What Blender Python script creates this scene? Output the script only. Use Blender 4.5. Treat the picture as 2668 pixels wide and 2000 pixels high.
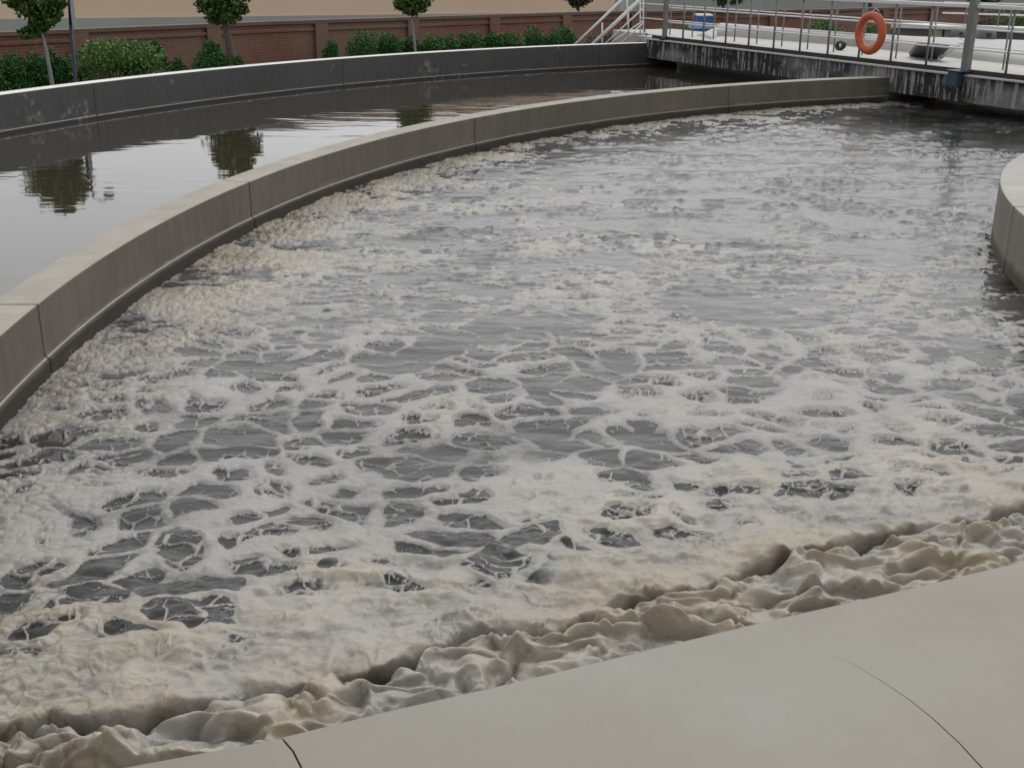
import bpy, bmesh, math, random
import numpy as np
from mathutils import Vector, Matrix
R=math.radians
S=bpy.context.scene
for o in list(bpy.data.objects): bpy.data.objects.remove(o)
C=S.collection
random.seed(4)

# ------------------------------------------------------------ camera
EYE=3.5; FPX=3000.0; PITCH=math.atan(1100/FPX); ROLL=0.01
cd=bpy.data.cameras.new('camera'); cam=bpy.data.objects.new('camera',cd); C.objects.link(cam)
cd.sensor_width=36; cd.lens=36*FPX/2668; cd.clip_start=0.05; cd.clip_end=2000
cam.matrix_world=Matrix.Translation((0,0,EYE))@Matrix.Rotation(math.pi/2-PITCH,4,'X')@Matrix.Rotation(ROLL,4,'Z')
S.camera=cam
# ------------------------------------------------------------ sky, sun, exposure
SUN_EL,SUN_AZ=R(58),R(25)       # azimuth clockwise from +Y
w=bpy.data.worlds.new('World'); S.world=w; w.use_nodes=True
nt=w.node_tree; nt.nodes.clear()
sky=nt.nodes.new('ShaderNodeTexSky'); sky.sky_type='NISHITA'; sky.sun_disc=False
sky.sun_elevation=SUN_EL; sky.sun_rotation=SUN_AZ; sky.dust_density=5; sky.air_density=1.5
hs=nt.nodes.new('ShaderNodeHueSaturation'); hs.inputs['Saturation'].default_value=0.10
cmx=nt.nodes.new('ShaderNodeMix'); cmx.data_type='RGBA'; cmx.inputs[0].default_value=0.72
cmx.inputs[7].default_value=(8.0,8.0,8.15,1)       # even overcast cloud layer
bg=nt.nodes.new('ShaderNodeBackground'); bg.inputs[1].default_value=0.115
wo=nt.nodes.new('ShaderNodeOutputWorld')
nt.links.new(sky.outputs[0],hs.inputs['Color']); nt.links.new(hs.outputs[0],cmx.inputs[6])
# thinner, brighter cloud towards the sun side, heavier cloud behind
tcw=nt.nodes.new('ShaderNodeTexCoord'); dp=nt.nodes.new('ShaderNodeVectorMath'); dp.operation='DOT_PRODUCT'; dp.inputs[1].default_value=(.42,.90,-.05)
nt.links.new(tcw.outputs['Generated'],dp.inputs[0])
mr=nt.nodes.new('ShaderNodeMapRange'); mr.inputs[1].default_value=-.5; mr.inputs[2].default_value=1; mr.inputs[3].default_value=.95; mr.inputs[4].default_value=1.8
nt.links.new(dp.outputs['Value'],mr.inputs[0]); vm=nt.nodes.new('ShaderNodeVectorMath'); vm.operation='SCALE'
nt.links.new(cmx.outputs[2],vm.inputs[0]); nt.links.new(mr.outputs[0],vm.inputs['Scale']); nt.links.new(vm.outputs[0],bg.inputs[0]);
nt.links.new(bg.outputs[0],wo.inputs[0])
sl=bpy.data.lights.new('sun','SUN'); sl.energy=0.6; sl.angle=R(14); sl.color=(1,.96,.9)
so=bpy.data.objects.new('sun',sl); C.objects.link(so)
d=Vector((math.sin(SUN_AZ)*math.cos(SUN_EL),math.cos(SUN_AZ)*math.cos(SUN_EL),math.sin(SUN_EL)))
so.rotation_euler=(-d).to_track_quat('-Z','Y').to_euler(); so.location=(0,0,30)
S.view_settings.view_transform='Standard'; S.view_settings.look='None'
S.view_settings.gamma=1; S.view_settings.exposure=-0.35
S.render.resolution_x=1024; S.render.resolution_y=767

# ------------------------------------------------------------ levels (world z; ground = 0)
ZW=EYE-2.6      # water
ZM=EYE-2.1      # middle wall top
ZO=EYE-2.0      # outer wall top
ZL=EYE-1.88     # bridge edge
ZS=EYE-1.7      # near walkway
# ------------------------------------------------------------ survey helpers
def ray(x,y):
    X=(x-1334)/FPX; Y=-(y-1000)/FPX; c,s=math.cos(ROLL),math.sin(ROLL)
    X,Y=c*X-s*Y,s*X+c*Y
    return Vector((X,math.cos(PITCH)+Y*math.sin(PITCH),-math.sin(PITCH)+Y*math.cos(PITCH)))
def pz(x,y,z):
    r=ray(x,y); t=(z-EYE)/r.z; return Vector((r.x*t,r.y*t,z))
def pd(x,y,D):
    r=ray(x,y); t=D/r.y; return Vector((r.x*t,D,EYE+r.z*t))
def circ(q):
    q=np.array([(p.x,p.y) for p in q]); A=np.c_[2*q,np.ones(len(q))]
    s=np.linalg.lstsq(A,(q**2).sum(1),rcond=None)[0]
    return s[0],s[1],math.sqrt(s[2]+s[0]**2+s[1]**2)
MID=[(0,861),(90,792),(169,730.5),(256,671.6),(328,625.5),(441,564),(553.5,512.7),(657.6,474),(779,436),(1000,371.8),(1235,307),(1450,273.7),(1603.6,250),(1729,237),(1885.8,222),(2068,209.5),(2262,208)]
OUT=[(0,245),(316,205.7),(474.7,191.5),(700,171),(902.5,153.7),(1080,139),(1235,128.4),(1500,118.6),(1693,112)]
mcx,mcy,mR=circ([pz(x,y,ZM) for x,y in MID])
ocx,ocy,oR=circ([pz(x,y,ZO) for x,y in OUT])

# ------------------------------------------------------------ object helpers
def tag(o,label=None,cat=None,group=None,kind=None):
    if label: o['label']=label
    if cat: o['category']=cat
    if group: o['group']=group
    if kind: o['kind']=kind
    return o
def empty(name,loc,label,cat,group=None,rz=0):
    o=bpy.data.objects.new(name,None); C.objects.link(o); o.location=loc; o.rotation_euler=(0,0,rz)
    return tag(o,label,cat,group)
def mesh(name,verts,faces,m,parent=None,smooth=False,world=True):
    me=bpy.data.meshes.new(name); me.from_pydata([tuple(v) for v in verts],[],faces); me.update()
    o=bpy.data.objects.new(name,me); C.objects.link(o)
    if m: me.materials.append(m)
    if smooth:
        me.polygons.foreach_set('use_smooth',[True]*len(me.polygons))
    if parent:
        o.parent=parent
        if world:
            o.matrix_parent_inverse=Matrix.Identity(4)
            inv=(Matrix.Translation(parent.location)@parent.rotation_euler.to_matrix().to_4x4()).inverted() if parent.parent is None and parent.type=='EMPTY' else Matrix.Identity(4)
            me.transform(inv)
    return o
class MB:
    def __init__(s): s.v=[]; s.f=[]
    def add(s,vs,fs):
        n=len(s.v); s.v+= [Vector(v) for v in vs]; s.f+= [tuple(i+n for i in f) for f in fs]; return s
    def box(s,c,size,ax=(1,0,0),up=(0,0,1)):
        ax=Vector(ax).normalized(); up=Vector(up).normalized(); ay=up.cross(ax).normalized(); c=Vector(c)
        hx,hy,hz=[k/2 for k in size]
        vs=[c+ax*(a*hx)+ay*(b*hy)+up*(e*hz) for e in(-1,1) for a,b in((-1,-1),(1,-1),(1,1),(-1,1))]
        return s.add(vs,[(3,2,1,0),(4,5,6,7),(0,1,5,4),(1,2,6,5),(2,3,7,6),(3,0,4,7)])
    def bar(s,a,b,wd,ht=None,up=(0,0,1)):
        a=Vector(a);b=Vector(b); dd=b-a
        return s.box((a+b)/2,(dd.length,wd,ht or wd),dd,(up if abs(dd.normalized().dot(Vector(up)))>1e9 else (dd.cross(Vector(up))).cross(dd)*1 if dd.cross(Vector(up)).length>1e-6 else (1,0,0)))
    def tube(s,pts,r,n=8,cap=True):
        pts=[Vector(p) for p in pts]; rs=r if isinstance(r,(list,tuple)) else [r]*len(pts)
        base=len(s.v); rings=[]
        for i,p in enumerate(pts):
            t=(pts[min(i+1,len(pts)-1)]-pts[max(i-1,0)]).normalized()
            a=t.cross(Vector((0,0,1)) if abs(t.z)<.95 else Vector((1,0,0))).normalized(); b=t.cross(a)
            s.v+= [p+(a*math.cos(2*math.pi*k/n)+b*math.sin(2*math.pi*k/n))*rs[i] for k in range(n)]
        for i in range(len(pts)-1):
            for k in range(n):
                k2=(k+1)%n; s.f.append((base+i*n+k,base+i*n+k2,base+(i+1)*n+k2,base+(i+1)*n+k))
        if cap:
            s.f.append(tuple(base+k for k in range(n))[::-1]); s.f.append(tuple(base+(len(pts)-1)*n+k for k in range(n)))
        return s
    def build(s,name,m,parent=None,smooth=False,bevel=0):
        o=mesh(name,s.v,s.f,m,parent,smooth)
        bm=bmesh.new(); bm.from_mesh(o.data); bmesh.ops.recalc_face_normals(bm,faces=bm.faces); bm.to_mesh(o.data); bm.free()
        if smooth: o.data.polygons.foreach_set('use_smooth',[True]*len(o.data.polygons))
        if bevel:
            b=o.modifiers.new('bevel','BEVEL'); b.width=bevel; b.segments=2; b.limit_method='ANGLE'; b.angle_limit=R(40)
        return o

# ------------------------------------------------------------ materials
def new_mat(name):
    m=bpy.data.materials.new(name); m.use_nodes=True; t=m.node_tree; b=t.nodes['Principled BSDF']; return m,t,b
def N(t,k,**kw):
    n=t.nodes.new(k)
    for a,v in kw.items():
        if a in n.inputs: n.inputs[a].default_value=v
        else: setattr(n,a,v)
    return n
def coords(t,scale=(1,1,1),obj=False):
    if obj: tc=N(t,'ShaderNodeTexCoord'); src=tc.outputs['Object']
    else: tc=N(t,'ShaderNodeNewGeometry'); src=tc.outputs['Position']
    mp=N(t,'ShaderNodeMapping'); mp.inputs['Scale'].default_value=scale; t.links.new(src,mp.inputs[0]); return mp.outputs[0]
def noise(t,co,scale,detail=4,rough=.55,dist=0):
    n=N(t,'ShaderNodeTexNoise'); n.inputs['Scale'].default_value=scale; n.inputs['Detail'].default_value=detail
    n.inputs['Roughness'].default_value=rough; n.inputs['Distortion'].default_value=dist; t.links.new(co,n.inputs['Vector']); return n.outputs[0]
def ramp(t,f,stops):
    r=N(t,'ShaderNodeValToRGB'); e=r.color_ramp.elements
    while len(e)<len(stops): e.new(.5)
    for el,(p,c) in zip(e,stops): el.position=p; el.color=(c if len(c)==4 else (*c,1)) if isinstance(c,tuple) else (c,c,c,1)
    t.links.new(f,r.inputs[0]); return r.outputs[0]
def mix(t,f,a,b):
    m=N(t,'ShaderNodeMix'); m.data_type='RGBA'
    if isinstance(f,(int,float)): m.inputs[0].default_value=f
    else: t.links.new(f,m.inputs[0])
    for i,c in((6,a),(7,b)):
        if isinstance(c,tuple): m.inputs[i].default_value=(*c,1)
        else: t.links.new(c,m.inputs[i])
    return m.outputs[2]
def math_(t,op,a,b=None,clamp=False):
    m=N(t,'ShaderNodeMath'); m.operation=op; m.use_clamp=clamp
    for i,c in((0,a),(1,b)):
        if c is None: continue
        if isinstance(c,(int,float)): m.inputs[i].default_value=c
        else: t.links.new(c,m.inputs[i])
    return m.outputs[0]
def bump(t,b,h,strength=.3,dist=.01):
    n=N(t,'ShaderNodeBump'); n.inputs['Strength'].default_value=strength; n.inputs['Distance'].default_value=dist
    t.links.new(h,n.inputs['Height']); t.links.new(n.outputs[0],b.inputs['Normal'])
def simple(name,col,rough=.6,metal=0,var=.15,scale=6,bmp=0):
    m,t,b=new_mat(name); co=coords(t)
    n=noise(t,co,scale)
    c=mix(t,n,tuple(k*(1-var) for k in col),tuple(min(1,k*(1+var)) for k in col))
    t.links.new(c,b.inputs['Base Color']); b.inputs['Roughness'].default_value=rough; b.inputs['Metallic'].default_value=metal
    if bmp: bump(t,b,noise(t,co,scale*12),.4,bmp)
    return m
def concrete(name,dark,light,top,wet,zwet,hw=.10,rough=.75):
    """plastered concrete: grey faces, pale top (sky glare painted in on the outer wall), stained wet band above the water line"""
    m,t,b=new_mat(name); co=coords(t)
    big=noise(t,co,.7,5,.6); fine=noise(t,co,14,5,.65)
    stre=noise(t,coords(t,(5,5,.5)),1.6,4,.6)
    f=math_(t,'ADD',math_(t,'MULTIPLY',big,.55),math_(t,'MULTIPLY',stre,.45))
    c=mix(t,ramp(t,f,[(.35,0.0),(.65,1.0)]),dark,light)
    c=mix(t,math_(t,'MULTIPLY',ramp(t,fine,[(.5,0.),(.75,1.)]),.25),c,tuple(k*.7 for k in dark))
    g=N(t,'ShaderNodeNewGeometry'); sp=N(t,'ShaderNodeSeparateXYZ'); t.links.new(g.outputs['Position'],sp.inputs[0])
    h=math_(t,'SUBTRACT',sp.outputs[2],zwet)
    h=math_(t,'ADD',h,math_(t,'MULTIPLY',math_(t,'SUBTRACT',noise(t,co,2.3,5),.5),.09))
    band=N(t,'ShaderNodeMapRange'); band.inputs[1].default_value=hw*.7; band.inputs[2].default_value=hw*1.25; band.inputs[3].default_value=1; band.inputs[4].default_value=0
    t.links.new(h,band.inputs[0]); c=mix(t,band.outputs[0],c,wet)
    ln=N(t,'ShaderNodeMapRange'); ln.inputs[1].default_value=.0; ln.inputs[2].default_value=.016; ln.inputs[3].default_value=1; ln.inputs[4].default_value=0
    t.links.new(math_(t,'ABSOLUTE',math_(t,'SUBTRACT',h,hw*1.2)),ln.inputs[0])
    c=mix(t,math_(t,'MULTIPLY',ln.outputs[0],ramp(t,noise(t,co,1.9,5,.7),[(.50,0.),(.68,.6)])),c,(.30,.27,.22))
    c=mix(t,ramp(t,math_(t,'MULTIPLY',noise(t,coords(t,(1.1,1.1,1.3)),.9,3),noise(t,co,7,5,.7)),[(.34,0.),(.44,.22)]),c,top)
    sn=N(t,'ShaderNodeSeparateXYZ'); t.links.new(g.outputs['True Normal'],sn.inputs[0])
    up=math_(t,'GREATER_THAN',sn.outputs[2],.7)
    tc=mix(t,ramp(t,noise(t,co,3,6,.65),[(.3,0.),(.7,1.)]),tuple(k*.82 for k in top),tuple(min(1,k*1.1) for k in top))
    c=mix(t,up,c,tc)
    t.links.new(c,b.inputs['Base Color']); b.inputs['Roughness'].default_value=rough
    bump(t,b,math_(t,'ADD',fine,math_(t,'MULTIPLY',noise(t,co,60,3),.5)),.25,.004)
    return m
M_out=concrete('outer_concrete',(.060,.060,.059),(.088,.088,.086),(.85,.83,.80),(.035,.033,.03),ZW,.07,.55)  # near-white top colour has the grazing sky glare painted in
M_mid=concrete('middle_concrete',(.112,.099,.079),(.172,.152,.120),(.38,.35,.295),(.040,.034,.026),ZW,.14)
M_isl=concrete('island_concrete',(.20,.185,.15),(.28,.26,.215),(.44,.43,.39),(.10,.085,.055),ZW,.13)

M_slab,t,b=new_mat('walkway_concrete'); co=coords(t)
c=mix(t,ramp(t,noise(t,co,.9,3,.5),[(.35,0.),(.65,1.)]),(.252,.230,.180),(.290,.276,.238))
c=mix(t,math_(t,'MULTIPLY',ramp(t,noise(t,co,9,6,.7),[(.45,0.),(.8,1.)]),.22),c,(.20,.183,.155))
c=mix(t,math_(t,'MULTIPLY',ramp(t,noise(t,co,38,3,.6),[(.68,0.),(.74,1.)]),.15),c,(.18,.165,.14))
c=mix(t,math_(t,'MULTIPLY',ramp(t,noise(t,coords(t,(1,1.6,1)),2.2,6,.7),[(.52,0.),(.62,1.)]),.12),c,(.34,.325,.29))
c=mix(t,math_(t,'MULTIPLY',ramp(t,noise(t,co,160,2,.6),[(.56,0.),(.7,1.)]),.25),c,(.20,.19,.17))
t.links.new(c,b.inputs['Base Color']); b.inputs['Roughness'].default_value=.5
bump(t,b,math_(t,'ADD',noise(t,co,30,4),math_(t,'MULTIPLY',noise(t,co,250,2),.4)),.12,.003)

# calm channel water
M_calm,t,b=new_mat('calm_water'); co=coords(t,(1,1,1))
b.inputs['Base Color'].default_value=(.045,.038,.028,1); b.inputs['Roughness'].default_value=.02; b.inputs['IOR'].default_value=1.72
wv=noise(t,coords(t,(.35,1.3,1)),2.2,3,.45,.4)
msk=ramp(t,noise(t,coords(t,(.25,.6,1)),.8,2),[(.42,.15),(.62,1.)])
bump(t,b,math_(t,'MULTIPLY',wv,msk),.10,.06)

# foaming water: foam / water split comes from the mesh attributes
M_foam,t,b=new_mat('foaming_water'); co=coords(t)
def attr(n):
    a=N(t,'ShaderNodeAttribute'); a.attribute_name=n; return a.outputs['Fac']
fo=attr('foam'); wa=attr('warm'); dk=attr('scum_shade'); cl=attr('clear')
fine=math_(t,'ADD',math_(t,'MULTIPLY',noise(t,coords(t,(1,1.5,1)),11,6,.72,.3),.6),math_(t,'MULTIPLY',noise(t,co,42,4,.65),.4))
tr=math_(t,'ADD',fo,math_(t,'MULTIPLY',math_(t,'SUBTRACT',fine,.5),.85))
mask=N(t,'ShaderNodeMapRange'); mask.inputs[1].default_value=.20; mask.inputs[2].default_value=.60; t.links.new(tr,mask.inputs[0])
mask=mask.outputs[0]
fc=mix(t,ramp(t,noise(t,co,5,5,.6),[(.35,0.),(.65,1.)]),(.36,.352,.328),(.455,.438,.392))
fc=mix(t,wa,fc,(.385,.335,.25))
# thin foam is greyer than thick foam
thin=N(t,'ShaderNodeMapRange'); thin.inputs[1].default_value=.45; thin.inputs[2].default_value=.95; t.links.new(fo,thin.inputs[0])
fc=mix(t,thin.outputs[0],(.27,.27,.265),fc)
spk=ramp(t,noise(t,co,55,4,.7),[(.56,0.),(.68,1.)])
fc=mix(t,math_(t,'MULTIPLY',spk,.35),fc,(.20,.185,.155))
stk=ramp(t,noise(t,coords(t,(1,2.6,1)),7,6,.72,.6),[(.54,0.),(.64,1.)])
fc=mix(t,math_(t,'MULTIPLY',stk,.52),fc,(.15,.145,.13))
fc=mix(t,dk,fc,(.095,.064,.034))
t.links.new(fc,b.inputs['Base Color']); b.inputs['Roughness'].default_value=.42; b.inputs['Specular IOR Level'].default_value=.5
b.inputs['Subsurface Weight'].default_value=0.0
nb=N(t,'ShaderNodeBump'); nb.inputs['Strength'].default_value=.5; nb.inputs['Distance'].default_value=.012
vo=N(t,'ShaderNodeTexVoronoi'); vo.inputs['Scale'].default_value=38; t.links.new(co,vo.inputs['Vector'])
t.links.new(math_(t,'ADD',noise(t,co,22,6,.65),math_(t,'MULTIPLY',vo.outputs[0],.35)),nb.inputs['Height']); t.links.new(nb.outputs[0],b.inputs['Normal'])
b2=N(t,'ShaderNodeBsdfPrincipled'); b2.inputs['Roughness'].default_value=.17; t.links.new(math_(t,'SUBTRACT',1.55,math_(t,'MULTIPLY',cl,.24)),b2.inputs['IOR'])
wc=mix(t,ramp(t,noise(t,co,3,5,.6),[(.3,0.),(.7,1.)]),(.062,.063,.063),(.100,.101,.100)); wc=mix(t,cl,wc,(.016,.016,.014)); t.links.new(wc,b2.inputs['Base Color'])
wb=N(t,'ShaderNodeBump'); wb.inputs['Strength'].default_value=.22; wb.inputs['Distance'].default_value=.015
t.links.new(noise(t,coords(t,(.8,1.5,1)),9,5,.6,.5),wb.inputs['Height']); t.links.new(wb.outputs[0],b2.inputs['Normal'])
ms=N(t,'ShaderNodeMixShader'); t.links.new(mask,ms.inputs[0]); t.links.new(b2.outputs[0],ms.inputs[1]); t.links.new(b.outputs[0],ms.inputs[2])
t.links.new(ms.outputs[0],t.nodes['Material Output'].inputs[0])

# bridge beam: almost black concrete with white leached streaks
M_beam,t,b=new_mat('stained_beam'); tc=N(t,'ShaderNodeTexCoord')
def oc(s):
    mp=N(t,'ShaderNodeMapping'); mp.inputs['Scale'].default_value=s; t.links.new(tc.outputs['Object'],mp.inputs[0]); return mp.outputs[0]
base=mix(t,ramp(t,noise(t,oc((.5,1,.9)),1.1,4),[(.46,0.),(.60,1.)]),(.020,.020,.022),(.20,.20,.198))
st=noise(t,oc((7,1,.55)),1.5,5,.62); sm=noise(t,oc((1.6,1,2.5)),1.3,3)
s1=math_(t,'MULTIPLY',ramp(t,st,[(.50,0.),(.56,1.)]),ramp(t,sm,[(.40,0.),(.50,1.)]))
c=mix(t,math_(t,'MULTIPLY',s1,.7),base,(.42,.42,.41))
c=mix(t,ramp(t,noise(t,oc((11,1,7)),1.2,5,.7),[(.62,0.),(.70,1.)]),c,(.52,.52,.5))
t.links.new(c,b.inputs['Base Color']); b.inputs['Roughness'].default_value=.8
bump(t,b,noise(t,oc((1,1,1)),25,5),.3,.005)

M_lip=simple('pale_angle_steel',(.55,.55,.56),.45,0,.15,3)
M_kerb=simple('dark_kerb',(.030,.029,.028),.8)
M_deck=simple('cream_deck',(.50,.49,.45),.7,0,.06,3)
M_rail=simple('galvanised_tube',(.80,.80,.80),.35,.0,.1,8)
M_post=simple('grey_post',(.22,.22,.23),.45,.3,.2,9)
M_pole=simple('grey_pole_paint',(.20,.20,.195),.5,.1,.12,5)
M_blue=simple('blue_paint',(.03,.075,.12),.5,0,.1,6)
M_bluec=simple('bright_blue_paint',(.02,.11,.36),.45,0,.1,4)
M_blueL=simple('pale_blue_trim',(.30,.42,.62),.5,0,.1,4)
M_buoy=simple('orange_plastic',(.56,.115,.045),.42,0,.18,7,.002)
M_cover=simple('pale_cover',(.44,.44,.43),.55,0,.07,1.3)
M_hatch=simple('slate_panel',(.085,.095,.105),.5,0,.08,3)
M_cream=simple('cream_cabinet',(.52,.50,.38),.6,0,.08,3)
M_black=simple('black_metal',(.015,.015,.016),.5)
M_white=simple('white_paint',(.75,.75,.74),.45,0,.08,4)
M_motor=simple('motor_grey',(.13,.14,.14),.5,0,.2,6)
M_peach=simple('peach_render',(.86,.66,.50),.85,0,.06,.6)
M_greyb=simple('grey_render',(.42,.44,.41),.85,0,.12,.8)
M_cream2=simple('pale_render',(.42,.38,.32),.85,0,.08,.6)
M_glass=simple('dark_glass',(.03,.035,.04),.15)
M_roof=simple('flat_roof',(.2,.2,.2),.8)
M_cop=simple('coping_grey',(.17,.12,.10),.8,0,.2,2)
M_bark=simple('bark',(.13,.105,.085),.85,0,.35,7,.01)
M_barkL=simple('whitewashed_bark',(.30,.30,.33),.8,0,.2,7,.005)
M_navy=simple('navy_paint',(.012,.022,.045),.45)
M_lampw=simple('lamp_shade_white',(.42,.46,.43),.4)
M_lamps=simple('lamp_globe',(.6,.6,.58),.3)
M_crack=simple('joint_sealant',(.02,.018,.016),.9)

M_brick,t,b=new_mat('brick_wall')
tc=N(t,'ShaderNodeTexCoord'); bt=N(t,'ShaderNodeTexBrick')
sw=N(t,'ShaderNodeSeparateXYZ'); cb=N(t,'ShaderNodeCombineXYZ'); t.links.new(tc.outputs['Object'],sw.inputs[0])
t.links.new(sw.outputs[0],cb.inputs[0]); t.links.new(sw.outputs[2],cb.inputs[1]); t.links.new(cb.outputs[0],bt.inputs[0])
bt.inputs['Scale'].default_value=1; bt.inputs['Brick Width'].default_value=.24; bt.inputs['Row Height'].default_value=.075; bt.inputs['Mortar Size'].default_value=.008
bt.inputs['Color1'].default_value=(.27,.090,.062,1); bt.inputs['Color2'].default_value=(.19,.080,.058,1); bt.inputs['Mortar'].default_value=(.25,.19,.16,1)
co=coords(t); c=mix(t,math_(t,'MULTIPLY',ramp(t,noise(t,co,.35,4),[(.42,0.),(.62,1.)]),.75),bt.outputs[0],(.24,.165,.125))
c=mix(t,math_(t,'MULTIPLY',ramp(t,noise(t,coords(t,(3,3,1)),3,6,.75),[(.55,0.),(.7,1.)]),.4),c,(.38,.30,.24))
t.links.new(c,b.inputs['Base Color']); b.inputs['Roughness'].default_value=.9

def leaf_mat(name,a,bc):
    m,t,b=new_mat(name); co=coords(t)
    oi=N(t,'ShaderNodeNewGeometry')
    f=math_(t,'ADD',math_(t,'MULTIPLY',oi.outputs['Random Per Island'],.6),math_(t,'MULTIPLY',noise(t,co,3,3),.4))
    t.links.new(mix(t,f,a,bc),b.inputs['Base Color']); b.inputs['Roughness'].default_value=.55
    return m
M_leafD=leaf_mat('dark_leaves',(.025,.075,.012),(.13,.23,.04))
M_hedge=leaf_mat('hedge_leaves',(.015,.075,.010),(.060,.20,.03))
M_leafL=leaf_mat('light_leaves',(.035,.11,.018),(.20,.34,.08))
M_leafY=leaf_mat('olive_leaves',(.06,.06,.03),(.12,.11,.06))
M_ground,t,b=new_mat('garden_soil'); co=coords(t)
t.links.new(mix(t,ramp(t,noise(t,co,.8,6),[(.4,0.),(.6,1.)]),(.05,.045,.03),(.035,.06,.02)),b.inputs['Base Color']); b.inputs['Roughness'].default_value=.95

# ------------------------------------------------------------ numpy noise
def h2(ix,iy,seed):
    n=(ix.astype(np.int64)*374761393+iy.astype(np.int64)*668265263+seed*974634777)&0xffffffff
    n=((n^(n>>13))*1274126177)&0xffffffff; n=(n^(n>>16))&0xffffffff
    return n.astype(np.float64)/4294967295.0
def perlin(x,y,seed=0):
    xi=np.floor(x);yi=np.floor(y);xf=x-xi;yf=y-yi
    u=xf*xf*xf*(xf*(xf*6-15)+10);v=yf*yf*yf*(yf*(yf*6-15)+10)
    def g(dx,dy):
        a=h2(xi+dx,yi+dy,seed)*2*np.pi; return np.cos(a)*(xf-dx)+np.sin(a)*(yf-dy)
    return ((g(0,0)*(1-u)+g(1,0)*u)*(1-v)+(g(0,1)*(1-u)+g(1,1)*u)*v)*1.5
def fbm(x,y,o=4,seed=0,gain=.5):
    s=0;a=1;tt=0
    for i in range(o):
        s=s+a*perlin(x*2**i,y*2**i,seed+i*17); tt+=a; a*=gain
    return s/tt
def vor(x,y,seed=0):
    xi=np.floor(x);yi=np.floor(y);f1=np.full(x.shape,9.);f2=np.full(x.shape,9.)
    for dx in(-1,0,1):
        for dy in(-1,0,1):
            cx=xi+dx;cy=yi+dy
            dd=np.hypot(cx+.1+.8*h2(cx,cy,seed)-x,cy+.1+.8*h2(cx,cy,seed+7)-y)
            f2=np.minimum(f2,np.maximum(f1,dd)); f1=np.minimum(f1,dd)
    return f1,f2
def sst(a,b,x):
    q=np.clip((x-a)/(b-a),0,1); return q*q*(3-2*q)
def rank(a):
    r=np.empty(a.size); r[np.argsort(a,axis=None)]=np.linspace(0,1,a.size); return r.reshape(a.shape)

# ------------------------------------------------------------ foaming water
NT,NR=1150,900
th=np.linspace(R(-33),R(34),NT)
dep=np.linspace(R(48),R(4.6),NR); rr=(EYE-ZW)/np.tan(dep)
TH,RR=np.meshgrid(th,rr); X=RR*np.sin(TH); Y=RR*np.cos(TH)
# surveyed coverage of the foam (photo grid carried onto the water plane)
gx=np.array([-400,0,333,667,1000,1333,1667,2000,2333,2668,3000],float)
gy=np.array([230,300,380,450,600,750,900,1050,1200,1350,1500,1650,1800,2400],float)
CV=np.array([
[.5,.5,.5,.5,.5,.5,.5,.4,.10,.10,.1],
[.5,.5,.5,.5,.5,.3,.3,.30,.05,.10,.1],
[.5,.5,.5,.5,.5,.10,.06,.08,.05,.05,.1],
[.5,.5,.5,.55,.55,.22,.12,.06,.05,.06,.1],
[.5,.5,.5,.60,.40,.42,.28,.16,.14,.18,.2],
[.6,.65,.70,.50,.58,.36,.52,.36,.32,.38,.4],
[.8,.85,.62,.48,.60,.40,.52,.46,.52,.52,.5],
[.85,.85,.66,.46,.56,.52,.60,.68,.72,.70,.7],
[.7,.7,.68,.58,.60,.80,.64,.72,.70,.66,.6],
[.66,.64,.60,.58,.62,.56,.56,.58,.64,.93,1],
[.56,.54,.52,.52,.66,.80,.92,.96,1,1,1],
[.54,.56,.62,.70,.95,1,1,1,1,1,1],
[1]*11,[1]*11])
# world -> photo position of every vertex on the water plane
c_,sr_=math.cos(ROLL),math.sin(ROLL); cp,sp_=math.cos(PITCH),math.sin(PITCH)
Zr=ZW-EYE; fw=Y*cp-Zr*sp_; upc=Y*sp_+Zr*cp; xc=X/fw; yc=upc/fw
xq=c_*xc+sr_*yc; yq=-sr_*xc+c_*yc
PX=1334+xq*FPX; PY=1000-yq*FPX
def lookup(T,px,py):
    i=np.clip(np.searchsorted(gx,px)-1,0,len(gx)-2); j=np.clip(np.searchsorted(gy,py)-1,0,len(gy)-2)
    u=np.clip((px-gx[i])/(gx[i+1]-gx[i]),0,1); v=np.clip((py-gy[j])/(gy[j+1]-gy[j]),0,1)
    u=u*u*(3-2*u); v=v*v*(3-2*v)
    return (T[j,i]*(1-u)+T[j,i+1]*u)*(1-v)+(T[j+1,i]*(1-u)+T[j+1,i+1]*u)*v
cov=lookup(CV,PX,PY)
dw=mR-np.hypot(X-mcx,Y-mcy)                     # distance inside the middle wall
wx=X+.22*fbm(X*1.6,Y*1.6,3,11); wy=Y+.22*fbm(X*1.6,Y*1.6,3,29)
f1,f2=vor(wx*2.9,wy*4.0,3); edge=f2-f1
wx2=X+.10*fbm(X*4,Y*4,3,51); wy2=Y+.10*fbm(X*4,Y*4,3,63)
g1,g2=vor(wx2*6.2,wy2*9.0,9); edge2=g2-g1
blob=fbm(wx*1.1,wy*1.4,5,77,.55)
h1_,h2_=vor((X+.05*fbm(X*7,Y*7,2,711))*13,(Y+.05*fbm(X*7,Y*7,2,712))*15,19)
tex=fbm(X*5,Y*11,5,5,.62)
lace=np.minimum(np.minimum(edge*.95,edge2*1.35+.15),(h2_-h1_)*1.6+.30)
lace=np.maximum(.05,np.minimum(lace,.50))-.56*blob+.13*tex-.10*perlin(X*3.3,Y*4.4,805)
field=rank(lace)
far=sst(6.2,11,RR)
field_far=rank(fbm(wx*.8,wy*1.5,5,91,.62))*.8+rank(g1)*.30+rank(fbm(X*4.5,Y*11,4,8,.6))*.55
field=rank(rank(field)*(1-far)+rank(field_far)*far)
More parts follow.
